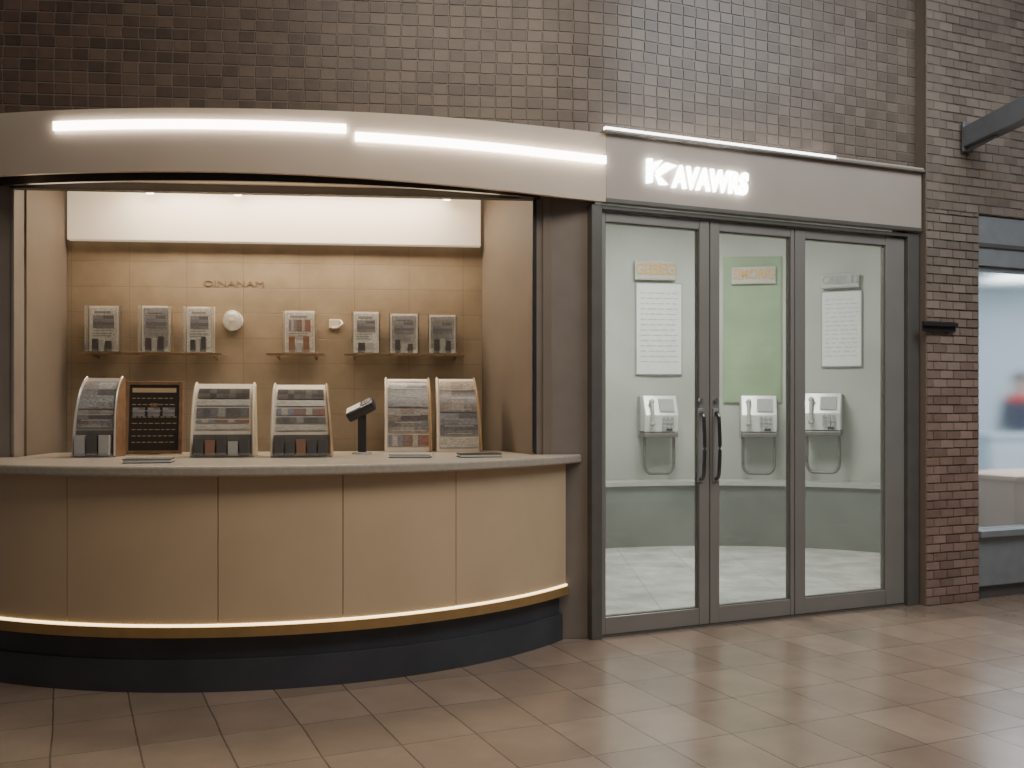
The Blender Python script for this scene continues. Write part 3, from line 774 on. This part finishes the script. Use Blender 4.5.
def notice(pa, pb, pt, pb2, label, mat='paper', rows=14, ink='ink_faint', fr='ink_grey'):
    M, Y = room_hit((pa+pb)/2, (pt+pb2)/2, .03)
    w = (pb-pa)*Y/F; h = (pb2-pt)*Y/F
    t = thing('wall_notice', label, 'notice', M, 'notices on the curved wall')
    MB().box(-w/2-.012, w/2+.012, .001, .016, -h/2-.012, h/2+.012, .003).build('frame', fr, t)
    MB().box(-w/2, w/2, -.006, .0, -h/2, h/2).build('sheet', mat, t)
    l = MB()
    for i in range(rows):
        z = h/2-h*.1-(h*.82)*i/rows; x = -w*.42
        while x < w*.36:
            q = random.uniform(.03, .12)*w*2; l.box(x, min(x+q, w*.42), -.0085, -.0062, z-h*.008, z+h*.004); x += q+.02
    l.build('printed_lines', ink, t)
notice(636, 682, 284, 374, 'white printed notice sheet behind the left glass leaf')
notice(725, 780, 258, 402, 'tall dull green notice panel behind the middle glass leaf', 'ink_green', 5, 'ink_green', 'ink_green')
notice(823, 860, 292, 366, 'white printed notice sheet behind the right fixed glass')
def plaque(pa, pb, pt, pb2, s, label, ink, plate):
    M, Y = room_hit((pa+pb)/2, (pt+pb2)/2, .06)
    w = (pb-pa)*Y/F; h = (pb2-pt)*Y/F
    t = thing('wall_sign', label, 'sign', M, 'lettered signs above the notices')
    MB().box(-w/2, w/2, -.012, .016, -h/2, h/2, .003).build('plate', plate, t)
    text('lettering', s, h*.80, ink, t, Matrix.Translation((0, -.0165, .01)), .004, .004, 'CENTER', width=w*.94)
    l = MB(); l.box(-w*.42, w*.42, -.015, -.0122, -h*.46, -h*.41); l.build('underline', ink, t)
plaque(634, 676, 261, 280, 'GEIBIEG', 'small sign with gold letters above the left notice', 'ink_gold', 'room_ledge')
plaque(732, 775, 267, 284, 'SIMORIG', 'small sign with gold letters on the green notice panel', 'ink_gold', 'room_ledge')
plaque(822, 858, 274, 288, 'OEIBLIS', 'small sign with grey letters above the right notice', 'ink_grey', 'room_ledge')

# ------------------------------------------------------------------ shop window on the right
WU0, WU1 = 3.005, 5.2
root = bpy.data.objects.new('window_2', None); COL.objects.link(root); root.matrix_world = D.at(WU0, -.05, 0); struct(root)
w = WU1-WU0
MB().box(0, w, -.02, .10, 2.37, 2.725, .006).build('header', 'blue_grey', root)
MB().box(0, w, -.035, -.0205, 2.50, 2.53, .003).build('header_rail', 'frame_dark', root)
MB().box(0, w, -.02, .12, .09, .44, .006).build('lower_panel', 'blue_grey', root)
MB().box(0, w, -.06, .12, .441, .49, .006).build('sill', 'blue_grey', root)
MB().box(0, w, .01, .12, 0.001, .089).build('kick', 'frame_dark', root)
f = MB(); f.box(0, .02, 0, .08, .491, 2.369, .004); f.box(w-.05, w, 0, .08, .491, 2.369, .004); f.box(.02, w-.05, 0.005, .07, 2.34, 2.369, .003)
f.build('frame', 'blue_grey', root)
MB().box(.021, w-.051, .03, .04, .492, 2.339).build('glass', 'shop_glass', root)
sA = D.w(2.98, .22); sB = (4.25, 9.9); sC = (5.5, 13.6); sD = (10.4, 13.6); sE = D.w(6.0, .22)
def wallseg(a, b_, name, mat='shop_wall'):
    d = (Vector(b_)-Vector(a)).normalized(); nrm = Vector((-d.y, d.x))*.06
    struct(MB().prism([a, b_, (b_[0]+nrm.x, b_[1]+nrm.y), (a[0]+nrm.x, a[1]+nrm.y)], .013, 3.0).build(name, mat))
wallseg(sA, sB, 'wall_shop_left'); wallseg((sB[0]+.01, sB[1]+.03), sC, 'wall_shop_corner'); wallseg((5.52, 13.6), sD, 'wall_shop_back'); wallseg((10.4, 13.59), sE, 'wall_shop_right')
shp = [sA, sB, sC, sD, sE]
struct(MB().prism(shp, .0005, .012).build('floor_shop', 'white_floor'))
struct(MB().prism(shp, 3.002, 3.05).build('ceiling_shop', 'room_ceiling'))
t = thing('display_plinth', 'low beige display plinth just inside the shop window', 'plinth', Matrix.Translation((4.43, 8.25, .0125)) @ Matrix.Rotation(D.a, 4, 'Z'))
MB().box(-.76, .75, -.3, .3, 0, .78, .01).build('body', 'shop_beige', t)
MB().box(-.78, .78, -.33, .33, .781, .82, .006).build('top', 'shop_beige', t)
t = thing('shop_counter', 'pale shop counter in front of the person behind the window', 'counter', Matrix.Translation((6.0, 11.2, .0125)))
MB().box(-.75, 1.2, -.25, .25, 0, 1.0, .01).build('body', 'shop_wall', t)
MB().box(-.78, 1.23, -.28, .28, 1.001, 1.05, .006).build('top', 'shop_wall', t)

# person inside the shop
def skin(name, V, E, mat, parent, sub=2):
    me = bpy.data.meshes.new(name); me.from_pydata([v[0] for v in V], E, []); o = bpy.data.objects.new(name, me); COL.objects.link(o)
    m = o.modifiers.new('s', 'SKIN'); m.use_smooth_shade = True
    for i, v in enumerate(V):
        r = v[1]; me.skin_vertices[0].data[i].radius = (r, r) if not isinstance(r, tuple) else r
    me.skin_vertices[0].data[0].use_root = True
    o.modifiers.new('d', 'SUBSURF').levels = sub
    dg = bpy.context.evaluated_depsgraph_get(); dg.update()
    m2 = bpy.data.meshes.new_from_object(o.evaluated_get(dg)); bpy.data.objects.remove(o)
    for p in m2.polygons: p.use_smooth = True
    return m2
pm = Matrix.Translation((6.15, 12.1, .0125)) @ Matrix.Rotation(math.radians(-50), 4, 'Z')
person = thing('person', 'person in a dark top and red scarf standing inside the shop window', 'person', pm)
bmx = bmesh.new()
Vb = [((0, 0, .95), .13), ((0, 0, 1.12), .115), ((0, .01, 1.32), .135), ((0, .01, 1.44), .08), ((0, 0, 1.52), .052), ((0, -.01, 1.62), .085), ((0, -.01, 1.70), .07)]
Eb = [(0, 1), (1, 2), (2, 3), (3, 4), (4, 5), (5, 6)]
for s in (-1, 1):
    i = len(Vb)
    Vb += [((s*.17, .01, 1.41), .055), ((s*.215, .02, 1.14), .042), ((s*.21, -.10, .93), .030), ((s*.205, -.14, .86), (.038, .018)), ((s*.10, 0, .88), .085), ((s*.10, -.01, .50), .058), ((s*.10, .02, .10), .040), ((s*.10, -.12, .04), .036)]
    Eb += [(3, i), (i, i+1), (i+1, i+2), (i+2, i+3), (0, i+4), (i+4, i+5), (i+5, i+6), (i+6, i+7)]
bmx.from_mesh(skin('b', Vb, Eb, 'skin', None))
for s in (-1, 1):
    for k, (dx, ln_) in enumerate(((-.028, .060), (-.009, .072), (.010, .068), (.028, .052))):
        x = s*.205+dx
        bmx.from_mesh(skin('f', [((x, -.145, .86), .009), ((x, -.168, .86-ln_*.5), .0085), ((x, -.168, .85-ln_), .007)], [(0, 1), (1, 2)], 'skin', None, 1))
    bmx.from_mesh(skin('f', [((s*.175, -.13, .89), .011), ((s*.160, -.165, .86), .010), ((s*.165, -.18, .835), .008)], [(0, 1), (1, 2)], 'skin', None, 1))
tm = MB(); tm.bm.free(); tm.bm = bmx
tm.sphere((0, -.105, 1.625), .016, (.8, 1.2, 1.3)); tm.sphere((-.085, 0, 1.63), .022, (.4, .8, 1.3)); tm.sphere((.085, 0, 1.63), .022, (.4, .8, 1.3))
tm.build('body', 'skin', person, smooth=True)
for s in (-1, 1):
    MB().sphere((s*.032, -.088, 1.655), .011).build('eye', 'eye', person, smooth=True)
ms = MB(); ms.sphere((0, -.092, 1.585), .018, (1.2, .5, .4)); ms.build('mouth', 'card_brown', person, smooth=True)
hm = MB(); hm.sphere((0, .025, 1.69), .105, (.95, 1.02, .85)); hm.sphere((0, .06, 1.60), .085, (.95, .7, 1.2)); hm.build('hair', 'hair', person, smooth=True)
MB().tube([(.12*math.cos(a), .01+.115*math.sin(a), 1.455+.02*math.sin(a)) for a in [2*PI*i/24 for i in range(25)]], .056, 10).build('scarf', 'scarf', person, smooth=True)
Vs = [((0, 0, .93), .155), ((0, 0, 1.12), .14), ((0, .01, 1.32), .155), ((0, .01, 1.43), .095)]
Es = [(0, 1), (1, 2), (2, 3)]
for s in (-1, 1):
    i = len(Vs); Vs += [((s*.17, .01, 1.41), .072), ((s*.215, .02, 1.14), .058), ((s*.212, -.08, .97), .048)]; Es += [(3, i), (i, i+1), (i+1, i+2)]
link('top', skin('t', Vs, Es, 'shirt', None), 'shirt', person)
Vt = [((0, 0, .95), .14)]; Et = []
for s in (-1, 1):
    i = len(Vt); Vt += [((s*.10, 0, .86), .10), ((s*.10, -.01, .50), .078), ((s*.10, .015, .10), .065)]; Et += [(0, i), (i, i+1), (i+1, i+2)]
link('trousers', skin('t', Vt, Et, 'trousers', None), 'trousers', person)
for s in (-1, 1):
    MB().box(s*.10-.045, s*.10+.045, -.19, .075, .0, .085, .03, None, 3).build('shoe', 'black', person, smooth=True)

# ------------------------------------------------------------------ things on the pier
u, z = D.hit(-.1, 966, 137)
t = thing('cantilever_bracket', 'blue grey metal bracket reaching out from the brick wall at upper right', 'bracket', D.at(u, -.104, z))
MB().box(-.05, .05, -.02, .0, -.11, .10, .006).build('mounting_plate', 'arm_grey', t)
MB().prism_yz([(-.021, -.08), (-.021, .06), (-.8, .20), (-.8, .03)], -.055, .055, .008).build('beam', 'arm_grey', t)
MB().prism_yz([(-.021, -.105), (-.021, -.081), (-.25, -.043), (-.25, -.06)], -.012, .012).build('gusset', 'arm_grey', t)
ua, z = D.hit(-.1, 921, 326); ub, _ = D.hit(-.1, 954, 326)
t = thing('wall_plate', 'small dark metal plate fixed across the brick pier', 'plate', D.at((ua+ub)/2, -.104, z))
w = (ub-ua)/2
MB().box(-w, w, -.012, 0, -.035, .035, .003).build('plate', 'dark_metal', t)
MB().box(-w, w, -.035, -.0125, .0, .028, .004).build('bar', 'dark_metal', t)

# ------------------------------------------------------------------ light
def area(name, loc, rot, sx, sy, e, col):
    l = bpy.data.lights.new(name, 'AREA'); l.shape = 'RECTANGLE'; l.size = sx; l.size_y = sy; l.energy = e; l.color = col
    o = bpy.data.objects.new(name, l); COL.objects.link(o); o.location = loc; o.rotation_euler = rot
    return o
area('hall_light', (.3, 3.0, 4.7), (math.radians(8), 0, 0), 2.4, 1.6, 98, (1, .87, .72))
area('hall_light_cool', (3.7, 4.2, 4.7), (math.radians(6), math.radians(12), 0), 2.4, 2.4, 135, (.88, .94, 1))
X, Y = K.w(-1.5, .60)
area('niche_light', (X, Y, 2.78), (math.radians(-4), 0, K.a), 2.0, .25, 37, (1, .86, .68))
X, Y = K.w(-1.5, .55)
area('niche_ceiling_fill', (X, Y, 2.70), (PI, 0, K.a), 2.5, .15, 8, (1, .82, .60))  # unseen lamp aimed up, added to brighten the niche ceiling
X, Y = K.w(-1.5, -.12)
area('soffit_fill', (X, Y, 2.57), (PI, 0, K.a), 2.6, .08, 4, (1, .80, .55))  # unseen lamp aimed up, added to brighten the soffit
area('phone_room_light', (1.5, 8.3, RH-.03), (0, 0, 0), 1.2, .9, 150, (1, .985, .945))
area('shop_light', (5.4, 8.9, 2.95), (0, 0, 0), 2.6, 2.2, 170, (.97, .98, 1))
area('shop_light_back', (7.2, 11.6, 2.95), (0, 0, 0), 2.6, 2.2, 110, (.93, .97, 1))
w = bpy.data.worlds.new('world'); S.world = w; w.use_nodes = True
bg = w.node_tree.nodes['Background']; bg.inputs[0].default_value = (.88, .86, .86, 1); bg.inputs[1].default_value = .10
